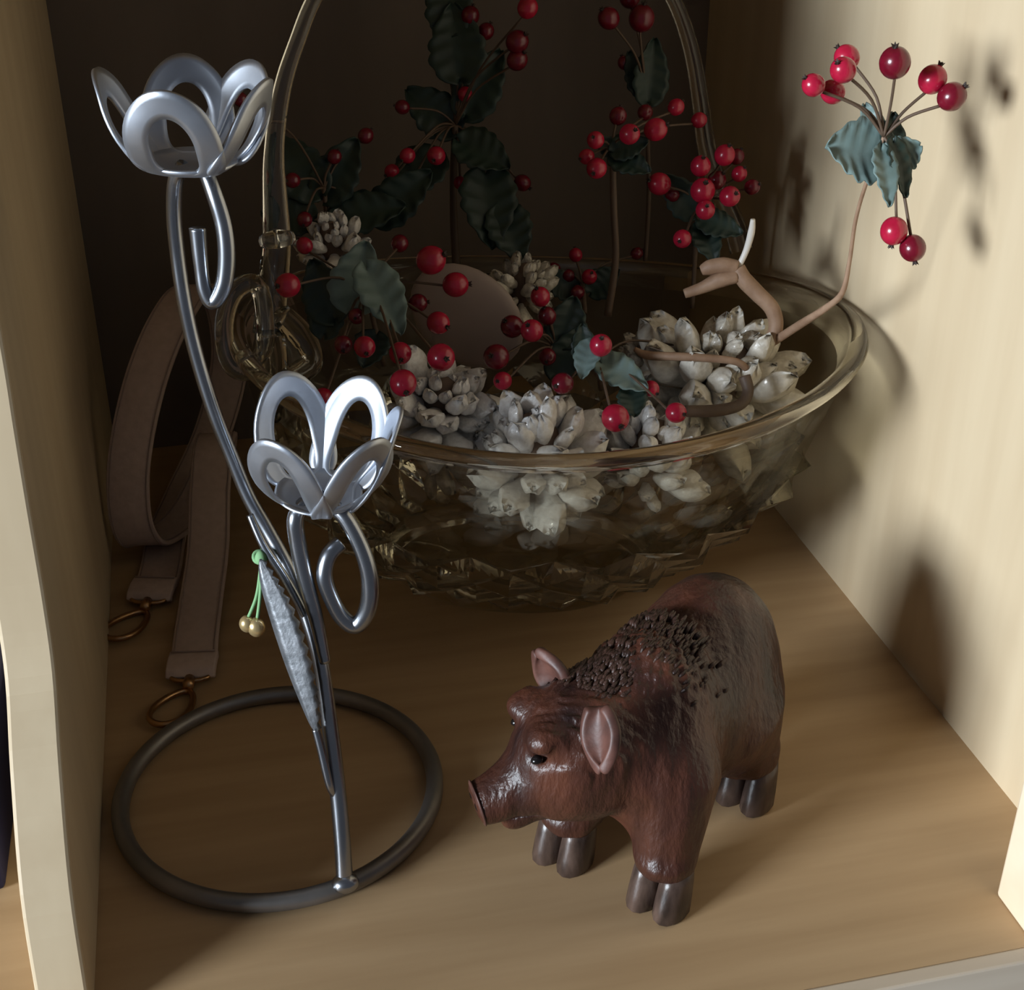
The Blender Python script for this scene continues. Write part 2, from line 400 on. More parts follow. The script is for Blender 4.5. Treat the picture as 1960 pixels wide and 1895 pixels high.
def strap_end(c, d, hw):
    """folded leather sleeve, swivel and brass snap hook lying on the shelf; d = direction away from the strap"""
    c = Vector(c); d = Vector((d[0], d[1], 0)).normalized(); w = Vector((-d.y, d.x, 0))
    P = [c - d * .006, c - d * .003, c + d * .002, c + d * .0065, c + d * .0085]
    P = [p + Vector((0, 0, z)) for p, z in zip(P, (.0042, .0050, .0052, .0044, .0022))]
    part(sb, 'folded_sleeve', ribbon(P, [w * hw * 1.06] * 5, 0.0042), M['strap'], True, 0.0008)
    part(sb, 'stitching', tube([c - d * .0035 + w * hw * s + Vector((0, 0, .0078)) for s in (-.95, -.5, 0, .5, .95)], .0004, 5), M['strapedge'])
    hk = part(sb, 'snap_hook', tube([c + d * (.0165) + Vector((0, 0, .003)), c + d * .0135 + Vector((0, 0, .0034)), c + d * .010 + Vector((0, 0, .0036))], [.0022, .0026, .0022], 10), M['brass'])
    ring = [c + d * .0085 + w * hw * .9 * math.cos(q) * 0.9 + d * .0035 * math.sin(q) + Vector((0, 0, .0034)) for q in np.linspace(0, 2 * PI, 28, endpoint=False)]
    part(sb, 'swivel_ring', tube(ring, .0010, 8, True), M['brass'])
    e = (d * 0.92 - w * 0.35).normalized(); ew = Vector((-e.y, e.x, 0)); hc = c + d * .0165 + e * .0125
    loop = []
    for q in np.linspace(0, 2 * PI, 36, endpoint=False):
        u = math.cos(q); v = math.sin(q); loop.append(hc + e * (.0125 * u) + ew * (.0072 * v * (1 - .25 * -u)) + Vector((0, 0, .0024 + .0008 * u)))
    part(sb, 'hook_loop', tube(loop, [.0014], 8, True) if False else tube(loop, .0014, 8, True), M['brass'])
strap_end((-.0240, .5010, 0), (-.16, -1), .0098)
strap_end((-.0400, .5655, 0), (-.28, -1), .0098)
# ------------------------------------------------------------------ pressed glass basket
RIMC, FOOTC = Vector((0.138, 0.534, 0)), Vector((0.130, 0.552, 0))
RA, RB, ROT, ZR0, DZ = 0.132, 0.108, -0.32, 0.121, 0.012
FA, FB = 0.060, 0.040
GP = [(0.0, 0.0), (0.035, 0.0), (0.06, -0.03), (0.09, 0.03), (0.12, 0.20), (0.30, 0.52), (0.55, 0.82), (0.75, 0.895), (0.92, 0.965), (1.0, 1.0)]
def gfun(f): return float(np.interp(f, [a for a, b in GP], [b for a, b in GP]))
def bowl_pt(t, f, out=0.0, dz=0.0):
    g = gfun(f); c = FOOTC.lerp(RIMC, f)
    a = FA + (RA - FA) * g + out; b = FB + (RB - FB) * g + out
    x, y = a * math.cos(t), b * math.sin(t)
    z = f * (ZR0 + DZ * math.cos(t) ** 2)
    return Vector((c.x + x * math.cos(ROT) - y * math.sin(ROT), c.y + x * math.sin(ROT) + y * math.cos(ROT), z + dz))
NL, SUB, ROWS = 44, 4, 4
NT = NL * SUB
rows = []                                           # (f, displacement function) along the outside, over the rim and down the inside
for f in (0.0, 0.02, 0.045, 0.07, 0.10): rows.append((f, 0.0, 'o'))
B0, B1 = 0.12, 0.55
for k in range(ROWS * SUB + 1): rows.append((B0 + (B1 - B0) * k / (ROWS * SUB), k / SUB, 'b'))
for f in (0.575, 0.61, 0.66, 0.72, 0.80, 0.88, 0.94): rows.append((f, 0.0, 'o'))
for f, e in ((0.965, 0.0012), (0.985, 0.0028), (1.0, 0.0030), (1.02, 0.0018), (1.026, -0.001), (1.018, -0.0038), (1.0, -0.0052), (0.975, -0.0055)): rows.append((f, e, 'r'))
for f in (0.93, 0.85, 0.75, 0.62, 0.5, 0.4, 0.3, 0.22, 0.16): rows.append((f, -0.0055, 'i'))
Vb, Fb, SM, MI = [], [], [], []
for f, e, kd in rows:
    for i in range(NT):
        t = 2 * PI * i / NT; o_ = e
        if kd == 'o': o_ = 0.0
        if kd == 'b':
            U = i / SUB; Vv = e; best = 0.0
            for a in (math.floor(U), math.floor(U) + 1):
                for b in (math.floor(Vv), math.floor(Vv) + 1):
                    if (a + b) % 2 == 1: best = max(best, 1 - abs(U - a) - abs(Vv - b))
            o_ = 0.0070 * best - 0.0014
        Vb.append(bowl_pt(t, min(f, 1.0), o_, max(0.0, f - 1.0) * 0.12 if kd == 'r' else 0.0))
for r in range(len(rows) - 1):
    band = rows[r][2] == 'b' and rows[r + 1][2] == 'b'
    for i in range(NT):
        j = (i + 1) % NT; a, b, c, d = r * NT + i, r * NT + j, (r + 1) * NT + j, (r + 1) * NT + i
        if band:
            U = (i + .5) / SUB; Vv = rows[r][1] + .5 / SUB
            cell = (math.floor(U) + math.floor(Vv)) % 2
            if cell == 0: Fb += [(a, b, c), (a, c, d)]
            else: Fb += [(a, b, d), (b, c, d)]
            SM += [False, False]; MI += [0, 0]
        else: Fb.append((a, b, c, d)); SM.append(True); MI.append(0 if (rows[r][2] == 'r' or r < 6) else 1)
n0 = len(Vb); Vb.append(FOOTC + Vector((0, 0, 0.002))); Vb.append(FOOTC + Vector((0, 0, 0.018)))
for i in range(NT):
    j = (i + 1) % NT; Fb.append((j, i, n0)); SM.append(True); MI.append(1)
    l = (len(rows) - 1) * NT; Fb.append((l + i, l + j, n0 + 1)); SM.append(True); MI.append(1)
bw = thing('glass_basket', 'clear pressed glass basket with diamond cut sides and tall arched handle', 'glass bowl', (FOOTC.x, FOOTC.y, 0))
ob = part(bw, 'bowl_body', (Vb, Fb), M['glass'])
ob.data.polygons.foreach_set('use_smooth', SM)
ob.data.materials.append(M['clear']); ob.data.polygons.foreach_set('material_index', MI)
hp = [(515, 640, .548), (522, 560, .552), (530, 470, .556), (527, 390, .560), (524, 310, .564), (530, 230, .568), (545, 150, .573), (570, 75, .578), (600, 0, .584), (650, -80, .59), (740, -160, .598),
      (850, -200, .606), (960, -205, .612), (1070, -180, .618), (1170, -125, .624), (1245, -60, .628), (1290, 0, .630), (1322, 90, .632), (1340, 190, .632), (1352, 280, .630), (1375, 360, .627), (1405, 430, .622), (1420, 480, .617)]
hs = spline([at(*p) for p in hp], 5)
part(bw, 'handle', tube(hs, [.0070, .0060, .0042, .0034, .0032, .0032, .0032, .0034, .0040, .0050, .0060], 14, flat=0.55, ref=(0.2, 1, 0.2)), M['glass'])
part(bw, 'handle_collar', tube(spline([at(505, 462, .550), at(530, 458, .546), at(556, 455, .550)], 5), [.003, .004, .003], 10), M['glass'])
# openwork foot of the handle
lp = spline([at(*p) for p in [(500, 560, .545), (508, 620, .541), (505, 670, .538), (480, 708, .536), (450, 706, .536), (432, 670, .538), (430, 610, .542), (448, 560, .546), (480, 540, .548)]], 5, True)
part(bw, 'handle_loop', tube(lp, .0040, 10, True, flat=0.8), M['glass'])
part(bw, 'handle_foot', tube(spline([at(*p) for p in [(535, 600, .548), (575, 640, .540), (598, 690, .532), (560, 720, .525), (530, 740, .515)]], 5), [.006, .0065, .005, .005, .004], 10, flat=.7), M['glass'])
part(bw, 'handle_foot', tube(spline([at(*p) for p in [(515, 640, .548), (525, 700, .535), (520, 770, .515), (520, 800, .505)]], 5), [.0065, .006, .005, .004], 10, flat=.7), M['glass'])

# ------------------------------------------------------------------ white pine cones
def scale_mesh(nm, mt, w=1.0):
    """thick tongue-shaped cone scale with a rounded, slightly lobed tip"""
    V, F = [], []; nu, seg = 11, 14
    for i in range(nu + 1):
        u = i / nu; a = math.asin(min(1, u)) if u < 1 else PI / 2
        env = math.sqrt(max(0.0, 1 - ((u - .62) / .38) ** 2.0)) if u > .62 else 1.0
        hw = w * (0.16 + 0.34 * min(1, u / .62) ** 1.3) * env; th = (0.10 + 0.13 * min(1, u / .62)) * env
        for k in range(seg):
            q = 2 * PI * k / seg; v = math.cos(q)
            lobe = (1 + .07 * math.cos(3 * PI * v) * (u > .55))
            V.append((u * lobe if u > .55 else u, hw * v, 0.26 * u * u + 0.10 * v * v * u + th * math.sin(q)))
    V += [(0, 0, 0), (1.0, 0, .27)]; n = (nu + 1) * seg
    for i in range(nu):
        for k in range(seg):
            l = (k + 1) % seg; F.append((i * seg + k, i * seg + l, (i + 1) * seg + l, (i + 1) * seg + k))
    for k in range(seg):
        l = (k + 1) % seg; F.append((n, l, k)); F.append((n + 1, nu * seg + k, nu * seg + l))
    return mesh(nm, V, F, mt)
SCB = scale_mesh('cone_scale', M['conetan'], 0.8); SCW = scale_mesh('cone_scale', M['cone'], 0.62); SCT = scale_mesh('cone_scale', M['conetan'], 0.48)
def pine_cone(label, c, r, axis, n=46, tall=1.15, me=SCW, open_=0.55, ssz=0.62, seed=1):
    rg = random.Random(seed)
    c = Vector(c); axis = Vector(axis).normalized()
    q = axis.to_track_quat('Z', 'Y').to_matrix()
    e = thing('pine_cone', label, 'pine cone', c, 'pine cones in the glass basket')
    V, F = ball((0, 0, 0), 1, 14, 10)
    core = part(e, 'core', ([c + q @ Vector((v.x * r * .42, v.y * r * .42, v.z * r * tall * .72)) for v in V], F), M['conecore'])
    for i in range(n):
        f = (i + .5) / n; ph = i * 2.39996 + seed
        h = -tall * .72 + f * tall * 1.35
        el = math.radians(-35 + 112 * f ** 1.25)
        rad = 0.36 * math.cos((f - .35) * 1.7)
        d = Vector((math.cos(ph), math.sin(ph), 0))
        X = (d * math.cos(el) + Vector((0, 0, 1)) * math.sin(el)).normalized()
        Y = Vector((-math.sin(ph), math.cos(ph), 0)); Zv = X.cross(Y)
        L_ = r * ssz * (0.80 + 0.45 * math.sin(PI * min(1, f + .12))) * rg.uniform(.7, 1.25)
        mm = Matrix((X, Y, Zv)).transposed()
        o = bpy.data.objects.new('scale', me); COL.objects.link(o); o.parent = e
        rot = (q @ mm @ Matrix.Rotation(rg.uniform(-.5, .5), 3, 'X') @ Matrix.Rotation(rg.uniform(-.3, .3), 3, 'Y') @ Matrix.Rotation(rg.uniform(-.25, .25), 3, 'Z'))
        pos = q @ (d * rad * r * .75 + Vector((0, 0, h * r * .72)))
        m4 = (rot @ Matrix.Diagonal((L_, L_, L_))).to_4x4(); m4.translation = pos
        o.matrix_local = m4
    return e
pine_cone('bright white frosted pine cone at the front centre of the basket', at(1025, 872, .486), .0285, (-.15, -.25, 1), 52, 1.05, SCW, seed=3)
pine_cone('white pine cone behind the silver cup, left in the basket', at(842, 775, .508), .0235, (.1, -.5, .8), 44, 1.0, SCW, seed=5)
pine_cone('white pine cone right of front centre, under a large red berry', at(1245, 872, .492), .0240, (.2, -.15, 1), 44, 1.0, SCW, seed=8)
pine_cone('open cream pine cone with spread scales at the right of the basket', at(1375, 725, .520), .0290, (.35, -.45, .8), 56, 1.0, SCT, ssz=.78, seed=11)
pine_cone('grey white pine cone lying at the far left under a leaf', at(640, 468, .585), .0165, (-.2, -.3, 1), 36, 1.0, SCW, seed=13)
pine_cone('small glittering pine cone at the back centre of the basket', at(1000, 548, .580), .0165, (.2, -.2, 1), 36, 1.0, SCT, seed=17)
pine_cone('grey pine cone half hidden behind the tan stick', at(1258, 690, .545), .0190, (-.5, -.3, .8), 40, 1.0, SCT, seed=19)
pine_cone('cream pine cone deep in the bowl at the left of centre', (0.105, 0.585, 0.050), .0205, (1, .2, .3), 36, 1.0, SCB, seed=23)
pine_cone('cream pine cone deep in the bowl at the right of centre', (0.160, 0.580, 0.050), .0205, (.3, 1, .3), 36, 1.0, SCB, seed=29)

# smooth taupe piece among the cones
V, F = ball((0, 0, 0), 1, 28, 16)
pc = at(893, 606, .560); e1 = (RT * .82 - UP * .57).normalized(); e2 = UP * .82 + RT * .57; e2 = (e2 * .9 - FW * .43).normalized(); e3 = e1.cross(e2)
pbv = [pc + e1 * v.x * .0275 + e2 * v.y * .0215 + e3 * v.z * .006 for v in V]
o = solid('smooth_pod', (pbv, F), M['pebble'], True); tag(o, 'smooth pale taupe rounded pod lying among the berries', 'pod')

# vine twigs
def twig(name, label, pts, R, mt, base=None):
    e = thing(name, label, 'twig', at(*pts[0]))
    part(e, 'stem', tube(spline([at(*p) for p in pts], 6), R, 9), mt)
    return e
tv = twig('curly_vine', 'curly tan vine with a bare white tip rising above the basket', [(1412, 735, .508), (1430, 700, .506), (1462, 668, .505), (1484, 630, .506), (1478, 592, .508), (1448, 560, .512), (1424, 535, .515), (1412, 512, .517)],
          [.0040, .0034, .0030, .0032, .0034, .0036, .0030], M['twig'])
part(tv, 'white_tip', tube(spline([at(*p) for p in [(1412, 514, .517), (1428, 480, .517), (1438, 445, .516), (1441, 420, .515)]], 5), [.0012, .0014, .0016, .0010], 8), M['twigwhite'])
part(tv, 'side_stub', tube(spline([at(*p) for p in [(1412, 528, .516), (1380, 534, .518), (1345, 550, .520), (1310, 562, .522)]], 5), [.003, .0036, .0026, .0020], 9), M['twig'])
part(tv, 'side_stub', tube(spline([at(*p) for p in [(1412, 512, .517), (1385, 508, .519), (1358, 512, .521), (1342, 518, .522)]], 5), [.003, .0036, .0034, .0020], 9), M['twig'])
twig('thin_stick', 'thin straight tan stick lying across the cream pine cone', [(1215, 668, .512), (1240, 680, .508), (1310, 683, .500), (1400, 690, .494), (1428, 704, .494)], [.0010, .0019, .0018, .0016, .0016], M['twig'])
twig('dark_vine', 'dark brown vine curving in front of the cream pine cone', [(1425, 720, .488), (1432, 750, .484), (1415, 775, .481), (1370, 786, .480), (1310, 787, .482)], [.0026, .0024, .0024, .0026, .0024], M['twigdark'])

# ------------------------------------------------------------------ berry picks
V, F = ball((0, 0, 0), 1, 20, 14, (1, 1, 1.06))
BER = mesh('berry', V, F, M['berry']); BERD = mesh('berry', V, F, M['berrydark'])
cv, cf = [], []
for k in range(10):
    q = 2 * PI * k / 10; rr = 0.34 if k % 2 else 0.16
    cv += [Vector((math.cos(q) * .16, math.sin(q) * .16, 0.98)), Vector((math.cos(q) * rr * .8, math.sin(q) * rr * .8, 1.22 + (.12 if k % 2 else 0)))]
for k in range(10):
    a, b = 2 * k, 2 * ((k + 1) % 10); cf.append((a, b, b + 1, a + 1))
cf.append(tuple(2 * k for k in range(9, -1, -1))); cv.append(Vector((0, 0, 1.14)))
for k in range(10): cf.append((2 * k + 1, 2 * ((k + 1) % 10) + 1, 20))
CAL = mesh('calyx', cv, cf, M['calyx'], False)
def leaf_geo(base, d, n, L_, Wd_, fold=0.25, curl=0.2, sc_=5):
    d = d.normalized(); n = (n - d * n.dot(d)).normalized(); s = d.cross(n)
    nu, nv = 22, 8; V, F = [], []
    for i in range(nu + 1):
        u = i / nu
        hw = Wd_ / 2 * (math.sin(PI * min(1, u ** .72 * .97 + .02)) ** .75) * (0.90 + .16 * abs(math.sin(sc_ * PI * u)))
        for k in range(nv + 1):
            v = -1 + 2 * k / nv; vv = abs(v)
            back = 0.10 * L_ * vv * (1 - u) * -1
            hgt = fold * Wd_ / 2 * vv + curl * L_ * (-(u - .45) ** 2) + .018 * L_ * math.sin(sc_ * 2 * PI * u + vv * 2.5) * vv
            V.append(base + d * (u * L_ + back) + s * (hw * v) + n * hgt)
    for i in range(nu):
        for k in range(nv):
            a = i * (nv + 1) + k; F.append((a, a + 1, a + nv + 2, a + nv + 1))
    return V, F
def pick(label, root, junction, berries, leaves, stem_r=.0011, stem_mat='wire', via=()):
    J = at(*junction)
    e = thing('berry_pick', label, 'berry pick', at(*root), 'artificial red berry picks in the basket')
    b0 = parent_origin(e)
    part(e, 'stem', tube(spline([at(*root)] + [at(*p) for p in via] + [J], 6), stem_r, 8), M[stem_mat])
    for px, py, rp, y, *dk in berries:
        c = at(px, py, y); r = rp * m_per_px(c)
        ax = (c - J); dist = ax.length; ax.normalize()
        ax = (ax + Vector((rnd.uniform(-.25, .25), rnd.uniform(-.25, .25), rnd.uniform(-.2, .3)))).normalized()
        o = bpy.data.objects.new('berry', BERD if dk else BER); COL.objects.link(o); o.parent = e
        o.location = c - b0; o.rotation_euler = ax.to_track_quat('Z', 'Y').to_euler(); o.scale = (r, r, r)
        k = bpy.data.objects.new('calyx', CAL); COL.objects.link(k); k.parent = o
        s = c - ax * r * .95; mid = (J + s) / 2 + Vector((0, 0, .12 * dist))
        mid = mid - ax * 0.1 * dist
        part(e, 'berry_stalk', tube(spline([J, mid, s], 5), .00055, 6), M['wire'])
    for px, py, y, ang, Lp, Wp, mt, tz, tw in leaves:
        b = at(px, py, y); k = m_per_px(b); a = math.radians(ang)
        d = RT * math.cos(a) + UP * math.sin(a) - FW * tz
        n = -FW + RT * tw + UP * .25
        lo_ = part(e, 'leaf', leaf_geo(b, d, n, Lp * k, Wp * k), M[mt])
        md = lo_.modifiers.new('thickness', 'SOLIDIFY'); md.thickness = .0004
    return e
pick('berry pick with teal leaves leaning out in front of the right wall', (1418, 705, .512), (1692, 262, 0.429),
     [(1557, 163, 22, 0.432), (1594, 176, 23, 0.438), (1621, 110, 24, 0.438), (1614, 134, 25, 0.423), (1713, 120, 30, 0.419, 1), (1785, 152, 27, 0.427), (1822, 185, 27, 0.420, 1), (1711, 442, 26, 0.421), (1747, 475, 25, 0.418, 1)],
     [(1688, 300, 0.428, 172, 112, 135, 'leaf', .15, -.5), (1702, 345, 0.426, 88, 128, 70, 'leafdark', .1, .3), (1688, 285, 0.424, -86, 118, 52, 'leaf', .25, .2), (1712, 305, 0.427, 28, 55, 70, 'leaf', .1, .5), (1712, 270, 0.426, -80, 112, 52, 'leafdark', .1, .4), (1690, 300, 0.430, 105, 115, 60, 'leaf', -.2, -.3)],
     [.0024, .0020, .0018, .0013, .0008, .0007, .0007], 'twig', via=[(1455, 670, .510), (1485, 651, .505), (1530, 622, .490), (1580, 590, .470), (1612, 560, .455), (1626, 500, .450), (1638, 420, .444), (1660, 345, .436)])
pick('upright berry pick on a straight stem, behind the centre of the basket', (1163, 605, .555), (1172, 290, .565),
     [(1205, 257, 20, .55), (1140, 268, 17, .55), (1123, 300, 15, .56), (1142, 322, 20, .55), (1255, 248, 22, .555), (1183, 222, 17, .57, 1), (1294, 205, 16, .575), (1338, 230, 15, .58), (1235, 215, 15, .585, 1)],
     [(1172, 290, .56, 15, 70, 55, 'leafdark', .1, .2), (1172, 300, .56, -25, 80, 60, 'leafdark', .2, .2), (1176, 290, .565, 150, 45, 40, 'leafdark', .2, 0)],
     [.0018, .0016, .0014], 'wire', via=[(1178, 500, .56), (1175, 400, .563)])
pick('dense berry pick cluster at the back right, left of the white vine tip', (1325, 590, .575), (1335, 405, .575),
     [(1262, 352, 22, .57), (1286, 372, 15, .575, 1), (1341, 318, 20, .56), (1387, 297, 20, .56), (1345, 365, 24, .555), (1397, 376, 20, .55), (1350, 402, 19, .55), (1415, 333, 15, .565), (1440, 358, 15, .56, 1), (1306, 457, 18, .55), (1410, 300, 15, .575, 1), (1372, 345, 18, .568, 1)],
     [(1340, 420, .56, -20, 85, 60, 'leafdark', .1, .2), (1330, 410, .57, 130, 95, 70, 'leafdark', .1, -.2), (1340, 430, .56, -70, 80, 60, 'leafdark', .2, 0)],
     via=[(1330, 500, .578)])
pick('berry pick with pale teal leaves lying at the front right over the white cones', (1150, 745, .520), (1142, 690, .512),
     [(1150, 661, 22, .494), (1178, 800, 27, .470), (1294, 790, 20, .468), (1246, 744, 16, .490), (1077, 734, 21, .490, 1), (1312, 661, 18, .528)],
     [(1132, 655, .50, -105, 75, 55, 'leaf', .2, -.4), (1150, 692, .50, -33, 105, 72, 'leaf', .2, .3), (1120, 690, .507, 95, 70, 50, 'leafdark', .1, 0), (1205, 745, .490, -80, 55, 60, 'leafdark', .2, .2)])
pick('cluster of dark red berries at the centre of the basket beside the taupe pod', (1070, 760, .535), (1062, 665, .532),
     [(1018, 633, 22, .510), (980, 625, 22, .520, 1), (950, 683, 25, .502, 1), (962, 729, 18, .497), (1047, 605, 18, .53, 1), (1048, 683, 17, .522, 1), (1034, 568, 19, .53)],
     [(1062, 720, .525, 60, 110, 70, 'leafdark', .1, .2), (1075, 660, .53, 75, 95, 80, 'leafdark', .05, 0)])
pick('large berry pick with a broad blue green leaf at the left of the basket', (735, 700, .540), (705, 572, .540),
     [(551, 546, 24, .515), (825, 498, 28, .530), (872, 545, 24, .530), (839, 618, 22, .512), (844, 684, 27, .483), (772, 733, 26, .470), (766, 676, 22, .490), (698, 664, 21, .492), (657, 660, 18, .500, 1), (682, 605, 16, .515, 1), (583, 470, 16, .555), (765, 466, 17, .565, 1), (800, 580, 18, .53, 1), (618, 762, 20, .49)],
     [(672, 590, .53, 76, 130, 105, 'leaf', .15, .2), (702, 512, .525, -62, 148, 92, 'leaf', .15, .3), (640, 610, .535, 110, 120, 90, 'leafdark', .1, -.2), (620, 640, .535, 80, 110, 70, 'leafdark', .1, 0), (720, 640, .515, -110, 70, 70, 'leafdark', .2, 0)])
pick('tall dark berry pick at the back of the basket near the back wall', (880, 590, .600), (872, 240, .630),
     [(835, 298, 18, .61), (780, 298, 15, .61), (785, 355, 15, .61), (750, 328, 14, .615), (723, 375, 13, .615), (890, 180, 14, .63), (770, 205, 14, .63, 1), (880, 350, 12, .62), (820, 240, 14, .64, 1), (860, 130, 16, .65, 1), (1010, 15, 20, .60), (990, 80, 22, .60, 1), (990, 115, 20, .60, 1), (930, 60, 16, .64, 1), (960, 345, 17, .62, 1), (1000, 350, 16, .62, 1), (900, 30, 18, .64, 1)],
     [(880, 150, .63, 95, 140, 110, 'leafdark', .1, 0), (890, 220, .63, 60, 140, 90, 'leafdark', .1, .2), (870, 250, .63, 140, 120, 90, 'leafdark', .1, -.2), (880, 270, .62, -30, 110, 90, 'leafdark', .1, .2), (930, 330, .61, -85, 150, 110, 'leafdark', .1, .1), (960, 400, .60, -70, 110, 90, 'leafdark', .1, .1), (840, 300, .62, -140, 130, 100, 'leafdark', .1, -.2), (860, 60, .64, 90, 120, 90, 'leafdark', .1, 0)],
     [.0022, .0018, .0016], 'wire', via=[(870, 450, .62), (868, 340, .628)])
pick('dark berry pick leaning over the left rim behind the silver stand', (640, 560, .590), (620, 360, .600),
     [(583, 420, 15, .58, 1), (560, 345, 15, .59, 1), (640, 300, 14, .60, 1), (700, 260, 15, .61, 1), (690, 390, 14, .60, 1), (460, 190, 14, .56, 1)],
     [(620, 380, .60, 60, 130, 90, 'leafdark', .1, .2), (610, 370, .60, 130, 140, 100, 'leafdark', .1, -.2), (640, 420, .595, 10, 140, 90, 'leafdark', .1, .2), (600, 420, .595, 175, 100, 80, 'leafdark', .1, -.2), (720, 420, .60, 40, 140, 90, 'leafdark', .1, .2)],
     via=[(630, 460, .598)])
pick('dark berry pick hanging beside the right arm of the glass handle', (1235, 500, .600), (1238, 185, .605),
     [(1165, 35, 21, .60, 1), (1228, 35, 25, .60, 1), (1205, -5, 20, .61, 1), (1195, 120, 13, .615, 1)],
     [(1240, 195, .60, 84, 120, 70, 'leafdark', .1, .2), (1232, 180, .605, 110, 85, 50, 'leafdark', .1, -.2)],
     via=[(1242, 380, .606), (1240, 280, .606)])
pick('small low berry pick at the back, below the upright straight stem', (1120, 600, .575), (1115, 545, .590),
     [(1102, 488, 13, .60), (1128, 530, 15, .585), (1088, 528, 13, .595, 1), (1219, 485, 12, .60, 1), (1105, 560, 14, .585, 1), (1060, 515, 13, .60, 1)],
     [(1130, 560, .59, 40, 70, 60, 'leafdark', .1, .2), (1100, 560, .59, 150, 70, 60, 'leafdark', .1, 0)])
# ------------------------------------------------------------------ carved wooden pig
PO = Vector((.1405, .3655, 0)); PF = Vector((-.745, -.668, 0)).normalized(); PL = Vector((.668, -.745, 0)).normalized()
def pw(p): return PO + PF * p[0] + PL * p[1] + Vector((0, 0, p[2]))
def sd_ell(P, c, r, axis=None):
    d = P - np.array(c)
    if axis is not None: d = d @ np.array(axis).T          # rows = local axes
    k = d / np.array(r); k0 = np.linalg.norm(k, axis=-1); k1 = np.linalg.norm(k / np.array(r), axis=-1) + 1e-9
    return k0 * (k0 - 1) / k1
def sd_cap(P, a, b, ra, rb):
    a, b = np.array(a), np.array(b); ab = b - a
    t = np.clip(((P - a) @ ab) / (ab @ ab), 0, 1)
    return np.linalg.norm(P - a - t[..., None] * ab, axis=-1) - (ra + (rb - ra) * t)
def smin(a, b, k):
    h = np.clip(0.5 + 0.5 * (b - a) / k, 0, 1); return b + (a - b) * h - k * h * (1 - h)
def smax(a, b, k): return -smin(-a, -b, k)
def surface_nets(D, org, hstep):
    nx, ny, nz = D.shape; S = D < 0
    idx = -np.ones((nx - 1, ny - 1, nz - 1), int)
    acc = np.zeros((nx - 1, ny - 1, nz - 1, 3)); cnt = np.zeros((nx - 1, ny - 1, nz - 1))
    corners = [(a, b, c) for a in (0, 1) for b in (0, 1) for c in (0, 1)]
    sl = lambda a, n: slice(a, n - 1 + a)
    for p in corners:
        for ax in range(3):
            if p[ax] == 1: continue
            q = list(p); q[ax] = 1
            d0 = D[sl(p[0], nx), sl(p[1], ny), sl(p[2], nz)]; d1 = D[sl(q[0], nx), sl(q[1], ny), sl(q[2], nz)]
            cr = (d0 < 0) != (d1 < 0)
            t = np.where(cr, d0 / np.where(cr, d0 - d1, 1), 0)
            pos = np.zeros(d0.shape + (3,)); pos[...] = p; pos[..., ax] += t
            acc += np.where(cr[..., None], pos, 0); cnt += cr
    m = cnt > 0; idx[m] = np.arange(m.sum())
    I = np.argwhere(m); Vx = (I + acc[m] / cnt[m][:, None]) * hstep + np.array(org)
    F = []
    for ax in range(3):
        a, b = (ax + 1) % 3, (ax + 2) % 3
        s0 = [slice(None)] * 3; s1 = [slice(None)] * 3
        s0[ax] = slice(0, -1); s1[ax] = slice(1, None)
        A, B = S[tuple(s0)], S[tuple(s1)]
        E = np.argwhere(A != B)
        for e in E:
            if e[a] == 0 or e[b] == 0 or e[a] >= D.shape[a] - 1 or e[b] >= D.shape[b] - 1: continue
            c = [e.copy() for _ in range(4)]
            c[1][a] -= 1; c[2][a] -= 1; c[2][b] -= 1; c[3][b] -= 1
            q = [idx[tuple(v)] for v in c]
            if min(q) < 0: continue
            if not A[tuple(e)]: q = q[::-1]
            F.append(tuple(q[::-1]))
    return Vx, F
HD = np.array((.80, -.60, -.22)); HD = HD / np.linalg.norm(HD)            # where the head points
HL = np.array((.60, .80, 0.0)); HU = np.cross(HD, HL)
HC = np.array((.0410, -.0100, .0615))
HAX = np.array([HD, HL, HU])
def hp_(a, b, c): return HC + HD * a + HL * b + HU * c                       # head coordinates: forward, left, up
hs_ = 0.00105
org = np.array((-.075, -.062, -.002)); dims = (150, 98, 112)
g = np.stack(np.meshgrid(*[np.arange(n) for n in dims], indexing='ij'), -1) * hs_ + org
D = sd_ell(g, (-.027, 0, .0515), (.0315, .0265, .0400))                         # haunches
D = smin(D, sd_ell(g, (-.002, 0, .0515), (.034, .0240, .0310)), .012)           # barrel
D = smin(D, sd_ell(g, (.014, -.001, .0595), (.0245, .0240, .0315)), .007)       # shoulders
D = smin(D, sd_ell(g, (.026, .000, .050), (.017, .021, .022)), .012)          # chest
D = smin(D, sd_ell(g, HC, (.0235, .0205, .0215), HAX), .010)                   # skull
D = smin(D, sd_ell(g, hp_(.004, 0, -.011), (.020, .0175, .0145), HAX), .008)   # jowls
sn = sd_cap(g, hp_(.014, 0, -.006), hp_(.035, 0, -.0095), .0115, .0082)
D = smin(D, sn, .006)
D = smin(D, sd_cap(g, hp_(.012, 0, -.016), hp_(.0285, 0, -.0205), .0075, .0045), .003)    # lower jaw
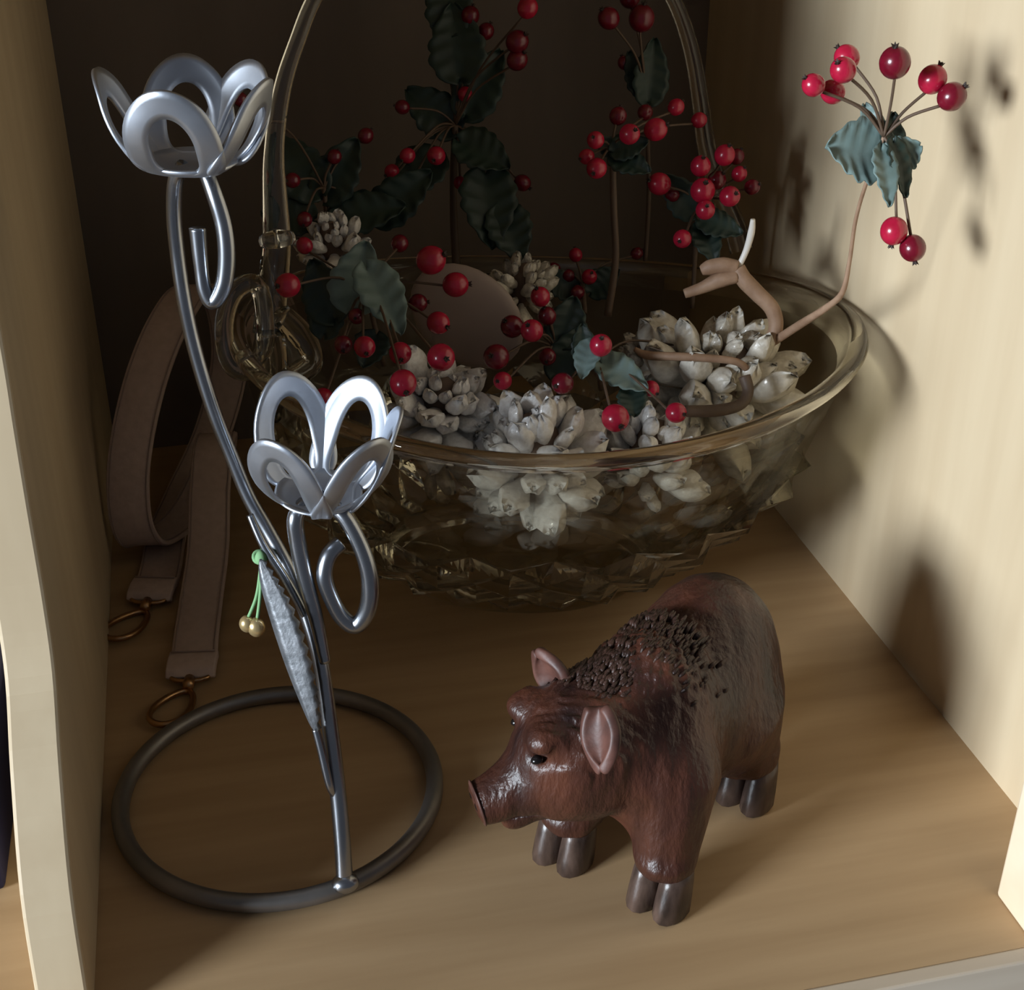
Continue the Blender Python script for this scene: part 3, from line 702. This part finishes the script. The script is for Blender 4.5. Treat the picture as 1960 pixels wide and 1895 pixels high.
for s in (-1, 1):
    D = smin(D, sd_ell(g, hp_(.0125, s * .0090, .0155), (.0070, .0062, .0045), HAX), .004)  # brow
    D = smax(D, -sd_ell(g, hp_(.0185, s * .0110, .0092), (.0048, .0034, .0022), HAX), .0015)  # eye slit
    D = smin(D, sd_cap(g, (.023, s * .0145, .046), (.031, s * .0190, .018), .0168, .0105), .008)   # front leg
    D = smin(D, sd_cap(g, (-.026, s * .0120, .038), (-.0315, s * .0175, .024), .0200, .0125), .010)  # hind leg
    D = smin(D, sd_ell(g, (.0325, s * .0195, .0205), (.0100, .0095, .0040)), .003)            # fetlock ridge
    D = smin(D, sd_ell(g, (-.031, s * .0195, .0200), (.0100, .0092, .0040)), .003)
mouth = sd_ell(g, hp_(.030, 0, -.0160), (.0130, .020, .0011), HAX)
D = smax(D, -mouth, .001)
end = (g - hp_(.0395, 0, -.008)) @ HD
D = smax(D, end, .0015)                                                       # flat snout disc
D = smax(D, .0150 - g[..., 2], .002)                                          # legs end where the hooves begin
rs = np.random.RandomState(3)
hl = (g - HC) @ HAX.T
msk = np.clip(1 - (np.linalg.norm(hl * np.array((1, 1, .9)), axis=-1) - .018) / .012, 0, 1) * np.clip((hl[..., 2] + .006) / .008, 0, 1) * np.clip((.020 - hl[..., 0]) / .008, 0, 1)
D = D + msk * .00075 * np.sin(hl[..., 1] * 1500 * np.sign(hl[..., 1]) + hl[..., 0] * 900 + 1.2 * np.sin(hl[..., 2] * 420)) * (.6 + .4 * np.sin(hl[..., 0] * 700))
msk2 = np.clip((g[..., 2] - .070) / .012, 0, 1) * np.clip(1 - np.abs(g[..., 0] - .012) / .030, 0, 1)
D = D + msk2 * .0011 * np.sin(g[..., 0] * 1150 + 1.5 * np.sin(g[..., 1] * 500)) * np.sin(g[..., 1] * 1250 + g[..., 0] * 300)
ph = g * 520
D = D + .00028 * np.sin(ph[..., 0] * 1.0 + 2.0 * np.sin(ph[..., 1] * .31) + ph[..., 2] * .35) * np.sin(ph[..., 1] * .7 + ph[..., 2] * .21)
pv, pfc = surface_nets(D, org, hs_)
pig = thing('pig_figurine', 'dark reddish brown carved wooden pig standing at the front of the shelf', 'figurine', PO)
part(pig, 'pig_body', ([pw(v) for v in pv], pfc), M['pig'])
# hooves, cloven
def hoof(x, y, turn=0.0):
    for s in (-1, 1):
        V, F = [], []; seg = 14
        prof = [(0.0, 0.0), (.0056, 0.0), (.0064, .0012), (.0062, .0070), (.0057, .0135), (.0050, .0180), (0.0, .0190)]
        for rr, z in prof:
            for k in range(seg):
                q = 2 * PI * k / seg
                fx = math.cos(q) * rr * (1.5 if math.cos(q) > 0 else 1.15) - z * .20; fy = math.sin(q) * rr * .92
                V.append(pw((x + .0022 + fx, y + s * .0052 + fy, z)))
        for i in range(len(prof) - 1):
            for k in range(seg): F.append((i * seg + k, i * seg + (k + 1) % seg, (i + 1) * seg + (k + 1) % seg, (i + 1) * seg + k))
        h = part(pig, 'hoof', (V, F), M['hoof'])
for s in (-1, 1): hoof(.0325, s * .0195); hoof(-.0325, s * .0195)
# ears
def ear(s, tipdir, base, ln, wd):
    V, F = [], []; d = Vector(tipdir).normalized(); b = Vector(base)
    n = (Vector(HD) * .75 + Vector(HL) * (.55 if s > 0 else .25) + Vector(HU) * .3); n = (n - d * n.dot(d)).normalized(); w = d.cross(n)
    nu, nv = 12, 8
    for i in range(nu + 1):
        u = i / nu; hw = wd * (math.sin(PI * (.12 + .88 * u)) ** .75)
        for k in range(nv + 1):
            v = -1 + 2 * k / nv
            V.append(pw(b + d * (u * ln) + w * (hw * v) + n * (.0042 * v * v * (1 - .4 * u) + .003 * u * u)))
    for i in range(nu):
        for k in range(nv):
            a = i * (nv + 1) + k; F.append((a, a + 1, a + nv + 2, a + nv + 1))
    o = part(pig, 'ear', (V, F), M['pigpink']); md = o.modifiers.new('thickness', 'SOLIDIFY'); md.thickness = .0038; md.offset = 0
    md = o.modifiers.new('round', 'SUBSURF'); md.levels = 2; md.render_levels = 2
ear(-1, HU * .80 - HL * .62 + HD * .10, hp_(-.002, -.0115, .0115), .0170, .0080)
ear(1, HL * .55 - HU * .72 + HD * .22, hp_(-.006, .0165, .0260), .0200, .0072)
# eyes, nostrils and teeth
for s in (-1, 1):
    V, F = ball((0, 0, 0), 1, 12, 8)
    part(pig, 'eye', ([pw(hp_(.0172 + v.x * .0022, s * .0102 + v.y * .0018, .0090 + v.z * .0014)) for v in V], F), M['black'])
    part(pig, 'nostril', ([pw(hp_(.0394 + v.x * .0006, s * .0030 + v.y * .0013, -.0075 + v.z * .0018)) for v in V], F), M['black'])
V, F = ball((0, 0, 0), 1, 16, 8)
part(pig, 'snout_disc', ([pw(hp_(.0385 + v.x * .0011, v.y * .0082, -.0088 + v.z * .0080)) for v in V], F), M['pigpink'])
# carved bristle mane along the neck and crown
rg = random.Random(5)
tufts = ([], [])
for i in range(520):
    f = rg.random(); a = rg.gauss(0, .45)
    if f < .45: c = Vector((.020 - .023 * (f / .45), -.001, .0595)); rad = (.0240, .0312)
    else:
        q = (f - .45) / .55; c = Vector(HC) * q + Vector((.022, -.004, .0595)) * (1 - q); rad = (.0205, .0215 + .008 * (1 - q))
    d = Vector((0, math.sin(a), math.cos(a)))
    p = c + Vector((0, d.y * rad[0], d.z * rad[1])); back = Vector((-.8, .25 * d.y, .25)).normalized()
    ln = rg.uniform(.0022, .0042)
    t = tube([pw(p - back * ln * .5 - d * .0012), pw(p - d * .0002), pw(p + back * ln * .7 - d * .0002)], [.0005, .0008, .0003], 5)
    tufts = join(tufts, t)
tag(part(pig, 'mane', tufts, M['pigrough']), 'rough carved bristle mane', kind='stuff')
tl_ = spline([Vector(pw(p)) for p in [(-.056, 0, .064), (-.063, .002, .062), (-.065, .005, .054), (-.062, .004, .048)]], 5)
part(pig, 'tail', tube(tl_, [.0022, .0020, .0016, .0010], 8), M['pig'])
